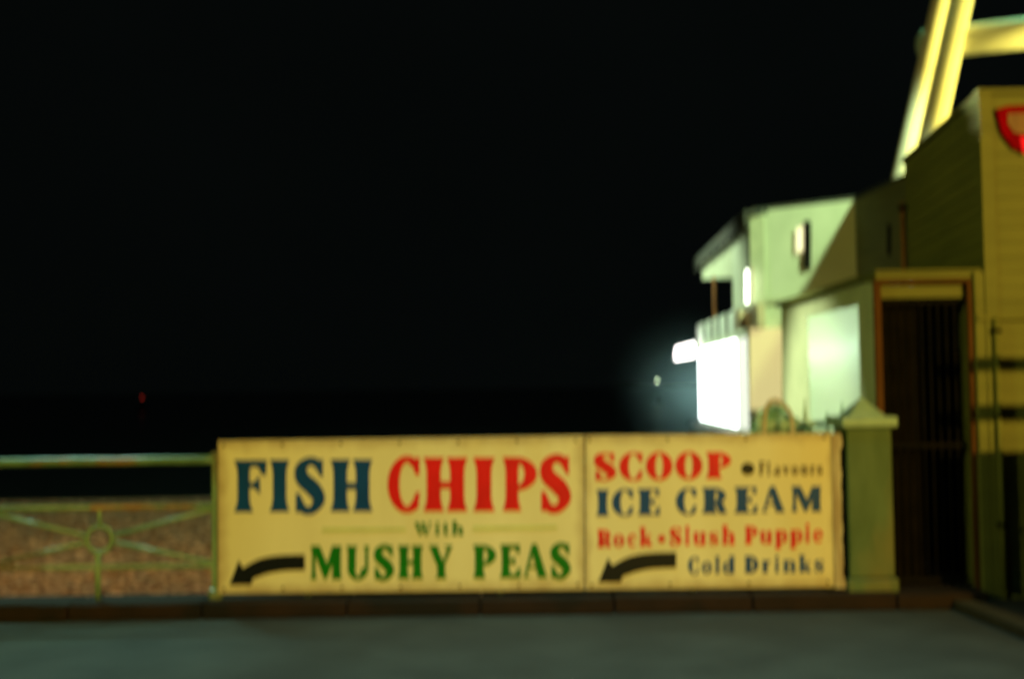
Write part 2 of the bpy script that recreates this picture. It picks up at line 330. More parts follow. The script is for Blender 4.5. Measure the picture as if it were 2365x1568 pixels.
def glyph(ch, st):
    T = .36 if st == 'flare' else (.46 if st == 'fat' else .40)      # thick stem (box width)
    t = {'flare': .13, 'fat': .045, 'cond': .06}[st]                  # thin (box height)
    f = {'flare': .45, 'fat': .35, 'cond': .30}[st]
    if ch == 'thin': return []
    g = []
    if ch == 'I': g = stem(.5, .66 if st != 'fat' else .8, fl=.5)
    elif ch == 'F':
        g = stem(.30, T, fl=.6) + poly((.1, 1), (1, 1), (.97, .70), (.86, .72), (.72, 1 - t), (.1, 1 - t)) + poly((.3, .56), (.62, .58), (.78, .70), (.80, .34), (.62, .46), (.3, .48))
    elif ch == 'H':
        g = stem(.24, .31 if st == 'flare' else .34, fl=.5) + stem(.76, .31 if st == 'flare' else .34, fl=.5) + poly((.2, .49 + t / 2), (.8, .49 + t / 2), (.8, .49 - t / 2), (.2, .49 - t / 2))
    elif ch == 'C':
        g = ell(.60, .5, .60, .52, .36 if st == 'flare' else .40, .12 if st == 'flare' else .05, 50, 310) + poly((.90, 1.0), (.99, .98), (.98, .66), (.86, .68), (.76, .86), (.84, .95)) + poly((.88, .36), (1.0, .36), (.94, .06), (.8, .05), (.74, .14))
    elif ch == 'O': g = ell(.5, .5, .5, .52, .36 if st != 'flare' else .3, .07, 0, 360)
    elif ch == 'S':
        wm = {'flare': .30, 'fat': .34, 'cond': .3}[st]; e = .16 if st == 'flare' else .08
        g = stroke([(.84, .80, e * .8), (.70, .93, e), (.45, .95, e), (.22, .83, wm * .75), (.27, .63, wm * .95), (.62, .44, wm), (.80, .24, wm * .8), (.60, .055, e), (.32, .05, e), (.12, .18, e * .8)], .6)
        g += poly((.80, .98), (.93, 1.0), (.93, .66), (.83, .68), (.70, .86)) + poly((.04, .0), (.14, .0), (.34, .14), (.16, .36), (.04, .36))
    elif ch in 'PR':
        g = stem(.30, T * .95, fl=.5) + ell(.42, .69, .56, .31, .34, .10 if st == 'flare' else .05, -92, 92) + poly((.1, 1), (.46, 1), (.46, .9), (.1, .9)) + poly((.3, .48), (.46, .48), (.46, .38), (.3, .38))
        if ch == 'R': g += stroke([(.5, .42, .1), (.72, .33, .28), (.80, .16, .26), (.98, .02, .1)], .9) + poly((.68, 0), (1.02, 0), (1.0, .06), (.68, .06))
    elif ch == 'M':
        g = poly((.0, 0), (.22, 0), (.20, .05), (.16, .12), (.20, .8), (.0, .95), (.0, 1), (.3, 1), (.54, .42), (.72, 1), (1, 1), (1, .94), (.94, .85), (.95, .12), (1, .05), (1, 0), (.66, 0), (.66, .05), (.71, .12), (.70, .66), (.47, .0), (.43, 0), (.12, .82), (.08, .78), (.08, .12), (.0, .05))
        g = stem(.10, .11, fl=.9) + stem(.84, .27, fl=.2) + poly((.02, 1), (.30, 1), (.56, .38), (.50, .0), (.44, 0), (.08, .9)) + poly((.98, 1), (.70, 1), (.44, .2), (.50, 0), (.56, .1), (.84, .8))
    elif ch == 'U':
        g = stem(.24, .32, .3, 1, fl=.5, bot=False) + stem(.84, .13, .3, 1, fl=.9, bot=False) + ell(.49, .34, .42, .36, .30, .12, 180, 360, 24)
        g += poly((.08, .4), (.40, .4), (.40, .28), (.10, .28))
    elif ch == 'Y':
        g = stem(.52, .32, 0, .52, fl=.55, top=False) + poly((0, 1), (.42, 1), (.38, .94), (.58, .55), (.66, .42), (.38, .35), (.30, .48), (.06, .93)) + poly((.66, 1), (1.0, 1), (.95, .93), (.68, .45), (.54, .45), (.62, .6), (.78, .92), (.66, .95))
    elif ch == 'E':
        g = stem(.30, T, fl=.55) + poly((.1, 1), (.96, 1), (.95, .72), (.85, .74), (.72, 1 - t), (.1, 1 - t)) + poly((.1, 0), (.98, 0), (1.0, .32), (.88, .29), (.74, t), (.1, t)) + poly((.3, .56), (.6, .57), (.74, .66), (.74, .36), (.6, .45), (.3, .46))
    elif ch == 'A':
        g = poly((.36, 1), (.56, 1), (.96, .06), (1.0, .0), (.58, 0), (.60, .06), (.34, .82), (.12, .1), (.10, .0), (.04, .02)) + poly((0, 0), (.30, 0), (.29, .045), (0, .045)) + poly((.06, .02), (.14, .02), (.48, .92), (.40, .95))
        g += poly((.25, .34), (.62, .34), (.62, .27), (.25, .27))
    elif ch == 'D': g = stem(.28, .40, fl=.4) + ell(.40, .5, .58, .5, .34, .07, -90, 90) + poly((.1, 1), (.44, 1), (.44, .93), (.1, .93)) + poly((.1, 0), (.44, 0), (.44, .07), (.1, .07))
    elif ch == 'W':
        g = poly((0, 1), (.26, 1), (.36, .3), (.42, 0), (.30, 0), (.02, .92)) + poly((.36, 1), (.60, 1), (.70, .3), (.74, 0), (.62, 0), (.38, .92)) + poly((.46, .7), (.52, .7), (.40, 0), (.34, 0)) + poly((.88, .95), (.98, 1), (.74, 0), (.68, 0)) + poly((.8, 1), (1, 1), (1, .93), (.8, .93))
    # lower case in boxes of x-height (or ascender height)
    elif ch == 'l': g = stem(.5, .62, fl=.35)
    elif ch == 'i': g = stem(.5, .62, 0, .68, fl=.35) + disc(.5, .88, .36, .12)
    elif ch == 't': g = stem(.45, .42, 0, 1, fl=.1, top=False) + poly((.05, .72), (.95, .72), (.95, .60), (.05, .60)) + poly((.3, 0), (.95, .04), (.95, .16), (.3, .12))
    elif ch == 'h': g = stem(.24, .34, 0, 1, fl=.35) + stem(.78, .34, 0, .55, fl=.35, top=False) + ell(.58, .44, .37, .22, .25, .10, 0, 140, 16)
    elif ch == 'n': g = stem(.24, .34, 0, 1, fl=.35) + stem(.78, .34, 0, .75, fl=.35, top=False) + ell(.56, .7, .39, .30, .27, .12, 0, 140, 16)
    elif ch == 'u': g = stem(.22, .34, .25, 1, fl=.35, bot=False) + stem(.76, .34, 0, 1, fl=.35) + ell(.44, .3, .39, .30, .27, .12, 180, 320, 16)
    elif ch == 'o': g = ell(.5, .5, .48, .52, .34, .10)
    elif ch == 'c': g = ell(.55, .5, .5, .52, .36, .10, 45, 315) + disc(.80, .78, .16, .14)
    elif ch == 'e': g = ell(.5, .5, .48, .52, .34, .10, 0, 325) + poly((.3, .56), (.96, .56), (.96, .47), (.3, .47))
    elif ch == 'r': g = stem(.34, .46, 0, 1, fl=.35) + stroke([(.45, .6, .1), (.62, .9, .14), (.82, .86, .3)], .8)
    elif ch == 's': g = glyph('S', 'cond')
    elif ch == 'k': g = stem(.24, .36, 0, 1, fl=.35) + poly((.36, .34), (.78, .66), (.95, .66), (.52, .30)) + poly((.44, .36), (.70, .42), (1.02, 0), (.62, 0)) 
    elif ch == 'd': g = stem(.76, .36, 0, 1, fl=.3) + ell(.42, .33, .40, .35, .30, .07)
    elif ch == 'p': g = stem(.24, .36, 0, 1, fl=.3) + ell(.56, .66, .42, .36, .32, .07)
    elif ch == 'f': g = stem(.4, .36, 0, .9, fl=.3, top=False) + poly((.1, .68), (.9, .68), (.9, .6), (.1, .6)) + ell(.66, .84, .42, .16, .2, .08, 20, 180, 12)
    elif ch == 'a': g = stem(.76, .34, 0, .8, fl=.3, top=False) + ell(.40, .28, .38, .3, .3, .08) + ell(.52, .74, .40, .26, .2, .1, 0, 160, 16)
    elif ch == 'v': g = poly((0, 1), (.4, 1), (.6, .3), (.56, 0), (.44, 0)) + poly((.74, 1), (.98, 1), (.56, 0), (.46, .05))
    elif ch == '.': g = disc(.5, .5, .5, .5)
    elif ch == 'arrow':
        top = catmull([(1, 1), (.64, .97), (.385, .84), (.18, .56)], 6); bot = catmull([(.31, .19), (.49, .36), (.71, .46), (1, .49)], 6)
        g = [top + [(.125, .81), (.0, .0), (.29, .0)] + bot]
    return g
def word(name_label, items, st, m, parent, sgn_y, lift=.004):
    """items: (char, x0, x1, ytop, ybot) in photo px"""
    bm = BM()
    for k, (ch, x0, x1, yt, yb) in enumerate(items):
        faces = glyph(ch, st); vs = []; fs = []
        for f in faces:
            f = f if sum(f[i - 1][0] * f[i][1] - f[i][0] * f[i - 1][1] for i in range(len(f))) > 0 else f[::-1]
            fs.append(list(range(len(vs), len(vs) + len(f)))); vs += [Vector(p) for p in f]
        ov, oe, of, _, _, orig = geometry.delaunay_2d_cdt(vs, [], fs, 0, 1e-5)
        mp = [bm.verts.new(P(x0 + (x1 - x0) * v.x, yb + (yt - yb) * v.y, sgn_y - lift)) for v in ov]
        for f, og in zip(of, orig):
            if og:
                try: bm.faces.new([mp[i] for i in f])
                except ValueError: pass
    loose = [v for v in bm.verts if not v.link_faces]; bmesh.ops.delete(bm, geom=loose, context='VERTS')
    bmesh.ops.recalc_face_normals(bm, faces=bm.faces)
    o = obj('lettering' if 'arrow' not in name_label else 'arrow', bm, m, parent); o['label'] = name_label; return o

# ------------------------------------------------------------------ sign boards
SF = SY - .05   # front face of boards
def board(label, x0, x1, yt0, yt1, yb0, yb1):
    a, c, d, e = P(x0, yb0, SF), P(x1, yb1, SF), P(x1, yt1, SF), P(x0, yt0, SF)
    t = thing('sign_board', ((a.x + c.x) / 2, SF, a.z), label, 'sign')
    pan = obj('panel', prism(BM(), [a, c, d, e], (0, .03, 0)), 'board', t, bevel=.003)
    return t, (a, c, d, e)
s1, q1 = board('large cream sign reading FISH CHIPS With MUSHY PEAS with a black arrow', 503, 1349, 1018, 1005.5, 1371, 1361.5)
s2, q2 = board('cream sign reading SCOOP ICE CREAM and Cold Drinks beside the green pillar', 1352, 1926, 1005.5, 999, 1361.5, 1355)
for t, q in ((s1, q1), (s2, q2)):
    n = 7 if t is s1 else 4
    for i in range(n):
        for zt_ in (.025, 1):
            X = q[0].x + .04 + (q[1].x - q[0].x - .08) * i / (n - 1); Z = (q[0].z + .03) if zt_ < 1 else (q[3].z + (q[2].z - q[3].z) * i / (n - 1) - .03)
            obj('screw', tube(BM(), [(X, SF + .002, Z), (X, SF - .004, Z)], .009, 8), 'iron', t)
def z4(items): return [(c, 483.6 + a * .377, 483.6 + b_ * .377, 982.3 + y0 * .377, 982.3 + y1 * .377) for c, a, b_, y0, y1 in items]
def z5(items): return [(c, 1329.9 + a * .3514, 1329.9 + b_ * .3514, 982.3 + y0 * .3514, 982.3 + y1 * .3514) for c, a, b_, y0, y1 in items]
word('dark blue FISH lettering', z4([('F', 148, 352, 212, 530), ('I', 368, 492, 210, 528), ('S', 522, 708, 205, 532), ('H', 738, 1002, 208, 526)]), 'flare', 'blue', s1, SF)
word('red CHIPS lettering', z4([('C', 1092, 1290, 192, 528), ('H', 1308, 1584, 196, 525), ('I', 1614, 1750, 196, 524), ('P', 1786, 2012, 194, 522), ('S', 2026, 2216, 186, 524)]), 'flare', 'red', s1, SF)
word('small green With lettering', z4([('W', 1255, 1362, 592, 672), ('i', 1382, 1412, 590, 672), ('t', 1428, 1468, 596, 672), ('h', 1486, 1556, 584, 672)]), 'cond', 'green', s1, SF)
word('green MUSHY lettering', z4([('M', 620, 810, 736, 942), ('U', 836, 988, 736, 942), ('S', 1008, 1132, 734, 942), ('H', 1152, 1312, 734, 938), ('Y', 1342, 1492, 734, 938)]), 'flare', 'green', s1, SF)
word('green PEAS lettering', z4([('P', 1608, 1760, 730, 936), ('E', 1776, 1908, 728, 934), ('A', 1922, 2072, 724, 932), ('S', 2090, 2214, 722, 934)]), 'flare', 'green', s1, SF)
word('black arrow curving down to the left', z4([('arrow', 122, 584, 790, 975)]), 'flare', 'black', s1, SF)
for a, c in (((690, 640), (1205, 636)), ((1612, 630), (2130, 622))):
    p = [P(483.6 + x * .377, 982.3 + y * .377, SF - .0035) for x, y in ((a[0], a[1] - 13), (a[0], a[1] + 13), (c[0], c[1] + 10), (c[0], c[1] - 10))]
    bm = BM(); bm.faces.new([bm.verts.new(v) for v in p]); obj('thin_line', bm, 'palegreen_line', s1)
word('red SCOOP lettering', z5([('S', 124, 262, 178, 362), ('C', 285, 440, 178, 360), ('O', 460, 636, 176, 356), ('O', 654, 832, 174, 352), ('P', 858, 1024, 174, 348)]), 'fat', 'red', s2, SF)
word('black round spot before the small word', z5([('.', 1086, 1174, 244, 326)]), 'fat', 'black', s2, SF)
word('small dark Flavours lettering', z5([('F', 1204, 1244, 236, 326), ('l', 1258, 1278, 238, 328), ('a', 1300, 1344, 266, 326), ('v', 1358, 1404, 266, 326), ('o', 1418, 1462, 266, 326), ('u', 1478, 1524, 264, 324), ('r', 1540, 1576, 264, 324), ('s', 1586, 1622, 264, 324)]), 'cond', 'darktext', s2, SF)
word('blue ICE lettering', z5([('I', 140, 212, 422, 594), ('C', 238, 378, 418, 592), ('E', 412, 554, 416, 588)]), 'fat', 'blue', s2, SF)
word('blue CREAM lettering', z5([('C', 658, 794, 412, 584), ('R', 832, 990, 408, 578), ('E', 1048, 1194, 404, 576), ('A', 1222, 1376, 400, 570), ('M', 1418, 1612, 398, 566)]), 'fat', 'blue', s2, SF)
word('red Rock Slush Puppie lettering', z5([('R', 138, 230, 684, 800), ('o', 246, 320, 716, 796), ('c', 338, 400, 714, 794), ('k', 420, 502, 668, 792), ('.', 540, 588, 720, 768), ('S', 618, 696, 668, 788), ('l', 716, 750, 660, 786), ('u', 772, 856, 700, 786), ('s', 878, 938, 700, 784), ('h', 960, 1046, 656, 782),
     ('P', 1108, 1196, 660, 778), ('u', 1210, 1292, 692, 776), ('p', 1310, 1392, 688, 812), ('p', 1408, 1492, 686, 808), ('i', 1506, 1540, 642, 768), ('e', 1560, 1626, 684, 768)]), 'cond', 'red', s2, SF)
word('blue Cold Drinks lettering', z5([('C', 738, 808, 864, 976), ('o', 828, 894, 894, 974), ('l', 914, 948, 858, 972), ('d', 966, 1046, 856, 972), ('D', 1108, 1202, 856, 970), ('r', 1222, 1288, 886, 968), ('i', 1306, 1338, 852, 966), ('n', 1362, 1446, 884, 966), ('k', 1468, 1546, 850, 964), ('s', 1570, 1630, 882, 964)]), 'cond', 'blue', s2, SF)
word('black arrow curving down to the left', z5([('arrow', 148, 660, 832, 1030)]), 'flare', 'black', s2, SF)
# ragged timber batten closing the sign
a = P(1928, 1357, SF); c = P(1948, 1357, SF); zt_ = P(1940, 1001, SF).z
n = 26; R_ = [(c.x + .010 * noise.noise(Vector((i * .55, 3, 1))) + (.012 if i in (0, 1, 24, 25) else 0), SF - .012, a.z + (zt_ - a.z) * i / n) for i in range(n + 1)]
L_ = [(a.x, SF - .012, zt_), (a.x, SF - .012, a.z)]
tag(obj('timber_batten', prism(BM(), R_ + L_, (0, .04, 0)), 'batten'), 'weathered yellowish batten with a ragged edge closing the sign on the right', 'batten')
p0 = P(1949, 1357, SY); p1 = P(1962, 1001, SY)
tag(obj('gap_shade_strip', bx((p0.x, SY - .02, p0.z), (p1.x + .01, SY + .01, p1.z)), 'darkgap'), 'dark strip standing in for the shaded gap between sign and green pillar', 'board')  # near-black strip painted in for the shade of the gap

# ------------------------------------------------------------------ green pillar
xl, xr2 = P(1961, 1200, 7.32).x, P(2066, 1200, 7.32).x
pl = thing('green_pillar', ((xl + xr2) / 2, 7.5, 0), 'square green painted pillar with a pyramid cap at the right end of the sign', 'pillar')
zc0, zc1 = P(2010, 987, 7.32).z, P(2010, 962, 7.32).z
wd = xr2 - xl
obj('shaft', bx((xl, 7.33, .19), (xr2, 7.33 + wd, zc0)), 'pillar', pl, bevel=.012)
obj('base', bx((xl - .015, 7.315, .1), (xr2 + .02, 7.35 + wd, .187)), 'pillar', pl, bevel=.012)
obj('cap', bx((xl - .035, 7.295, zc0 + .002), (xr2 + .035, 7.365 + wd, zc1)), 'cap', pl, bevel=.014)
bm = BM(); cx, cy = (xl + xr2) / 2, 7.33 + wd / 2; vs = [bm.verts.new(p) for p in ((xl + .025, 7.355, zc1 + .001), (xr2 - .025, 7.355, zc1 + .001), (xr2 - .025, 7.305 + wd, zc1 + .001), (xl + .025, 7.305 + wd, zc1 + .001))]
tp = bm.verts.new((cx, cy, P(2005, 916, cy).z))
bm.faces.new(vs[::-1]); [bm.faces.new((vs[i], vs[(i + 1) % 4], tp)) for i in range(4)]
obj('pyramid_top', bm, 'cap', pl)

# ------------------------------------------------------------------ near buildings: gate wall, wing, cream block
GY = 7.47
gx0, gx1 = P(2013, 900, GY).x, P(2040, 900, GY).x
dx0, dx1 = P(2040, 1000, GY).x, P(2240, 1000, GY).x
bxL = P(2283, 700, 7.42).x
ztop = P(2100, 632, GY).z; zhead = P(2100, 656, GY).z
FX = 2.41
gw = thing('gate_wall', (2.8, GY, 0), 'low pale wall with a dark gateway between green pillar and cream building', 'wall')
obj('jamb', bx((FX, GY, 0), (dx0 - .05, GY + .2, ztop - .05)), 'wall_pale', gw, bevel=.006)
obj('jamb', bx((dx1 + .031, 7.40, 0), (bxL - .032, GY + .2, ztop)), 'clad_front', gw, bevel=.006)
obj('head', bx((FX - .02, GY - .03, zhead + .03), (dx1 + .034, GY + .2, ztop)), 'clad_front', gw, bevel=.008)
obj('coping', bx((FX - .03, GY - .045, ztop + .002), (bxL - .034, GY + .25, ztop + .022)), 'clad_front', gw, bevel=.008)
fr = thing('gate_frame', (2.8, GY, 0), 'orange brown timber frame around the dark gateway', 'door frame')
obj('side_post', bx((dx0 - .045, GY - .035, 0), (dx0, GY + .01, zhead)), 'frame', fr, bevel=.004)
obj('side_post', bx((dx1, GY - .035, 0), (dx1 + .03, GY + .01, zhead)), 'frame', fr, bevel=.004)
obj('top_rail', bx((dx0 - .045, GY - .035, zhead + .002), (dx1 + .03, GY + .01, zhead + .026)), 'frame', fr, bevel=.004)
obj('transom_panel', bx((dx0 + .002, GY + .03, zhead - .09), (dx1 - .002, GY + .06, zhead)), 'clad', fr)
gt = thing('iron_gate', (2.8, GY + .16, 0), 'dark iron gate of upright bars standing in the gateway', 'gate')
k = 0; X = dx0 + .03
while X < dx1 - .02:
    obj('bar', tube(BM(), [(X, GY + .1, .06), (X, GY + .1, zhead - .10)], .008, 8), 'iron', gt, smooth=True); X += .055
for z in (.12, 1.0, zhead - .13): obj('cross_rail', bx((dx0 + .01, GY + .08, z), (dx1 - .01, GY + .095, z + .035)), 'iron', gt)
# wing wall running back; backlit pane added to make its bright hot spot
YW0, YW1 = GY + .21, 10.15
wg = thing('wing_wall', (FX, 9, 0), 'long pale green wall running back from the gateway with an added backlit pane for its bright spot', 'wall')
wy0 = atwall(1984, 800, (FX, 0), (FX, 10)).y; wy1 = atwall(1866, 800, (FX, 0), (FX, 10)).y
zw = ztop - .03
wy0 = max(wy0, YW0 + .06)
obj('wall', bx((FX, wy1, 0), (FX + .30, YW1, zw)), 'wall_pale', wg)
obj('wall', bx((FX, YW0 - .005, 0), (FX + .15, wy0, zw)), 'wall_pale', wg)
zs0 = .62; zs1 = 1.98
obj('wall', bx((FX, wy0, 0), (FX + .30, wy1, zs0)), 'wall_pale', wg)
obj('wall', bx((FX, wy0, zs1), (FX + .30, wy1, zw)), 'wall_pale', wg)
obj('hotspot_pane', bx((FX + .006, wy0 + .001, zs0), (FX + .012, wy1 - .001, zs1)), 'frost', wg)
obj('coping', bx((FX - .05, YW0 + .05, zw + .002), (FX + .22, YW1 + .03, zw + .045)), 'clad_front', wg, bevel=.006)
lt = obj('tube_lamp', tube(BM(), [(FX + .135, wy0 + .01, 1.68), (FX + .135, wy1 - .01, 1.68)], .025, 10), 'hotspot', wg)  # added unseen source of the hot spot on the pane
obj('back_board', bx((FX + .301, YW0 + .031, 0), (FX + .32, YW1, zw)), 'darkgap', wg)
obj('roof', bx((FX + .301, YW0, zw - .06), (FX + .33, YW1, zw - .003)), 'darkgap', wg)
obj('dark_screen', bx((FX + .151, YW0 - .003, 0), (FX + .319, YW0 + .03, zw - .07)), 'darkgap', wg)
obj('dark_screen', bx((FX + .06, YW0 - .03, 0), (FX + .319, YW0 - .006, zw - .07)), 'darkgap', wg)  # near-black screens added so the gateway reads as unlit
obj('end_wall', bx((FX + .151, YW1 - .15, 0), (3.3, YW1, zw - .07)), 'darkgap', wg)
obj('roof', bx((FX + .321, YW0, zw - .05), (bxL + .25, YW1, zw - .01)), 'darkgap', wg)

# cream block: front towards the camera, dark olive side
BY = 7.42; zr = P(2290, 222, BY).z
bl = thing('clad_building', (4.6, 8.5, 0), 'flat topped cream and olive boarded building at the right edge with a red badge', 'building')
sx1 = 3.0 + .0
E0 = (bxL - .0, BY + .0); E1v = atwall(2090, 375, (bxL, BY), (bxL + .123 * 3, BY + 3)); E1 = (E1v.x, E1v.y)
print('block', E0, E1, 'top', zr, E1v.z)
obj('body', prism(BM(), [(E0[0] + .012, E0[1] + .012, .002), (E1[0] + .012, E1[1], .002), (7.2, E1[1], .002), (7.2, E0[1] + .012, .002)], (0, 0, zr - .01)), 'darkgap', bl)
nb = 34; hb = zr / nb
fb = BM()
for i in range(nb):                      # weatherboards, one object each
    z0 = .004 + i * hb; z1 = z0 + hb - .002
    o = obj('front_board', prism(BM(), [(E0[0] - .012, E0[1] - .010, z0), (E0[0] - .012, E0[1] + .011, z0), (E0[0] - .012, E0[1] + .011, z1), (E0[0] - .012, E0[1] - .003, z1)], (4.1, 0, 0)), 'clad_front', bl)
    if z1 < 1.02: o.data.materials[0] = M['clad']  # lower boards take the side cladding to put shade in their colour
    sd = Vector((E1[0] - E0[0], E1[1] - E0[1], 0)); nn = Vector((-sd.y, sd.x, 0)).normalized()
    if z0 > 1.6:
        p = Vector((E0[0], E0[1] + .013, 0)) + nn * .0
        o = obj('side_board', prism(BM(), [p + nn * .007 + Vector((0, 0, z0)), p + Vector((0, 0, z0)), p + Vector((0, 0, z1)), p + nn * .003 + Vector((0, 0, z1))], sd - Vector((0, .02, 0))), 'clad', bl)
obj('corner_board', bx((E0[0] - .03, E0[1] - .028, .004), (E0[0] + .05, E0[1] - .0165, zr + .005)), 'clad_front', bl)
obj('roof_edge', bx((E0[0] - .04, E0[1] - .035, zr + .006), (7.25, E0[1] + .06, zr + .04)), 'clad_front', bl)
obj('roof', prism(BM(), [(E0[0] - .03, E0[1] + .07, zr + .006), (E1[0] - .03, E1[1] + .02, zr + .006), (7.25, E1[1] + .02, zr + .006), (7.25, E0[1] + .07, zr + .006)], (0, 0, .03)), 'clad', bl)
# corner drainpipe at the back edge of the side
dp = thing('drainpipe', (E1[0] - .04, E1[1], 0), 'thin rusty drainpipe at the far corner of the olive boarded side wall', 'pipe')
obj('pipe', tube(BM(), [(E1[0] - .05, E1[1] - .05, 1.9), (E1[0] - .05, E1[1] - .05, zr - .35)], .022, 10), 'rust', dp, smooth=True)
obj('bracket', bx((E1[0] - .08, E1[1] - .075, 2.9), (E1[0] - .0, E1[1] - .025, 2.94)), 'iron', dp)
# front service pipe
X = P(2306, 900, BY - .06).x
fp = thing('wall_pipe', (X, BY - .06, 0), 'slim upright cream pipe fixed to the front of the cream boarded wall', 'pipe')
obj('pipe', tube(BM(), [(X, BY - .06, .1), (X, BY - .06, P(2300, 735, BY).z)], .017, 10), 'clad_front', fp, smooth=True)
for z in (.5, 1.2, 1.75): obj('clip', bx((X - .026, BY - .08, z), (X + .026, BY - .02, z + .025)), 'iron', fp)
zc = P(2320, 735, BY).z
tag(obj('shade_strip', bx((dx1 + .04, BY - .045, zc - .012), (E0[0] + 1.2, BY - .017, zc + .012)), 'clad'), 'thin strip across the cream boarded wall standing in for a bar of shade', 'strip')  # strip stands in for the topmost bar of shade
# red badge at the picture's right edge
bc = P(2374, 285, BY - .06)
bd = thing('red_badge', (bc.x, BY - .03, bc.z), 'round red badge with a pale centre high on the cream boarded wall', 'badge')
def lathe_disc(c, r, y0, y1, seg=36, sq=1.0):
    bm = BM(); prism(bm, [(c.x + r * math.cos(2 * math.pi * i / seg), y0, c.z + sq * r * math.sin(2 * math.pi * i / seg)) for i in range(seg)], (0, y1 - y0, 0)); return bm
pts = [(-.20, .10), (-.12, .12), (.16, .13), (.22, .08), (.17, -.06), (.07, -.16), (0, -.19), (-.09, -.165), (-.165, -.06)]
obj('shield', prism(BM(), [(bc.x + x, BY - .05, bc.z + z) for x, z in pts], (0, .032, 0)), 'redglow', bd, bevel=.006)
pts = [(-.13, .065), (.12, .075), (.15, .02), (.09, -.06), (.0, -.075), (-.09, -.06), (-.13, .0)]
obj('pale_centre', prism(BM(), [(bc.x + x, BY - .058, bc.z + z) for x, z in pts], (0, .006, 0)), 'badge', bd, bevel=.002)
obj('tail', prism(BM(), [(bc.x + x, BY - .06, bc.z + z) for x, z in ((-.055, -.09), (-.02, -.09), (-.02, -.2), (-.04, -.19))], (0, .006, 0)), 'tail', bd)

# barrier added outside the frame to throw bars of shade on the boarded wall
br = thing('shade_barrier', (4.2, 6.4, 0), 'unseen barrier added to throw bars of shade on the cream boarded wall', 'barrier')
LP = Vector((6, -5, 4.4))
def shade_z(v, y=6.4):
    t_ = P(2320, v, BY); f = (LP.y - y) / (LP.y - BY); return LP.z + (t_.z - LP.z) * f
for v0, v1 in ((828, 858), (938, 972)):
    obj('rail', bx((3.10, 6.38, shade_z(v1)), (5.6, 6.42, shade_z(v0))), 'darkgap', br, bevel=.004)
obj('lower_panel', bx((3.10, 6.38, .06), (5.6, 6.42, shade_z(1045))), 'darkgap', br, bevel=.004)
for X in (3.9, 5.55): obj('post', bx((X, 6.43, .055), (X + .09, 6.52, 1.75)), 'darkgap', br, bevel=.004)

# ------------------------------------------------------------------ far building (two storeys) with shop and balcony
C0 = (9.20, 30.1); C1 = (6.79, 32.0); C2 = (7.25, 44.5); B0v = atwall(2120, 410, (9.2, 30.1), (9.36, 27.1)); B0 = (9.80, 20.0)
zA = P(1740, 490, 32.0).z
fbd = thing('shop_building', (9, 36, 0), 'two storey pale green seafront building with a brightly lit shop below and a balcony above', 'building')
def W(u, v, p=C1, q=C0): return atwall(u, v, p, q)
# front face split round the doorway-like window
obj('front_wall', wallseg(BM(), C1, C0, 0, zA, -.3), 'wall_white', fbd)
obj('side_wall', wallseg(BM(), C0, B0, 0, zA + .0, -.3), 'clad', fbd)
nsb = 13
for i in range(nsb):
    z0 = 2.6 + i * (zA - 2.65) / nsb
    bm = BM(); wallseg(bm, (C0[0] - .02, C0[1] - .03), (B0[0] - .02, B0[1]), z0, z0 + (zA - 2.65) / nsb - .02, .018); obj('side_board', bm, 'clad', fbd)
obj('roof', prism(BM(), [(C1[0] + .02, C1[1] + .04, zA + .003), (C0[0] + .0, C0[1] + .0, zA + .003), (B0[0] - .02, B0[1], zA + .003), (11.4, 20, zA + .003), (11.4, 46, zA + .003), (C1[0] + .35, 36.0, zA + .003)], (0, 0, .10)), 'tile', fbd)
obj('corner_board', wallseg(BM(), (C1[0] - .02, C1[1] - .03), (C1[0] + .33, C1[1] - .29), 0, zA, .05), 'wall_pale', fbd)
obj('string_course', wallseg(BM(), (C1[0] - .04, C1[1] - .05), (C0[0] - .04, C0[1] - .06), P(1780, 700, 31.8).z, P(1780, 690, 31.8).z, .06), 'wall_pale', fbd)
S0 = (6.79, 32.0)
def S(u, v): return atwall(u, v, C1, C2)
yb = S(1691, 600).y; xb = S(1691, 600).x
obj('sea_wall', wallseg(BM(), (xb, yb), (C1[0], C1[1] + .02), 3.0, zA, -.3), 'wall_white', fbd)
q = [atwall(u_, v_, C0, B0) for u_, v_ in ((2054, 590), (2062, 590), (2062, 518), (2054, 518))]
obj('slit_window', prism(BM(), [p + Vector((-.06, 0, 0)) for p in q], (.03, 0, 0)), 'iron', fbd)
# balcony: floor, post, raking bracket wall and tiled eave
obj('balcony_floor', prism(BM(), [(C1[0] - .05, C1[1], 2.86), (C2[0] - .05, C2[1], 2.86), (9.2, C2[1], 2.86), (9.2, C1[1], 2.86)], (0, 0, .16)), 'wall_white', fbd)
q = [S(1691, 548), S(1691, 640), S(1622, 645), S(1617, 612)]
obj('eave_board', prism(BM(), q, (.12, 0, 0)), 'wall_pale', fbd)
q = [S(1691, 640), S(1622, 646)]
obj('soffit', prism(BM(), [q[0] + Vector((.01, 0, .02)), q[1] + Vector((.01, 0, .02)), q[1] + Vector((3, 0, .02)), q[0] + Vector((3, 0, .02))], (0, 0, .06)), 'wall_pale', fbd)
ra, rb_ = S(1738, 496), S(1614, 608)
obj('balcony_roof', prism(BM(), [ra + Vector((-.15, 0, -.02)), rb_ + Vector((-.15, 0, -.02)), rb_ + Vector((3.2, 0, .1)), ra + Vector((3.2, 0, .1))], (0, 0, .12)), 'tile', fbd)
nt = 16
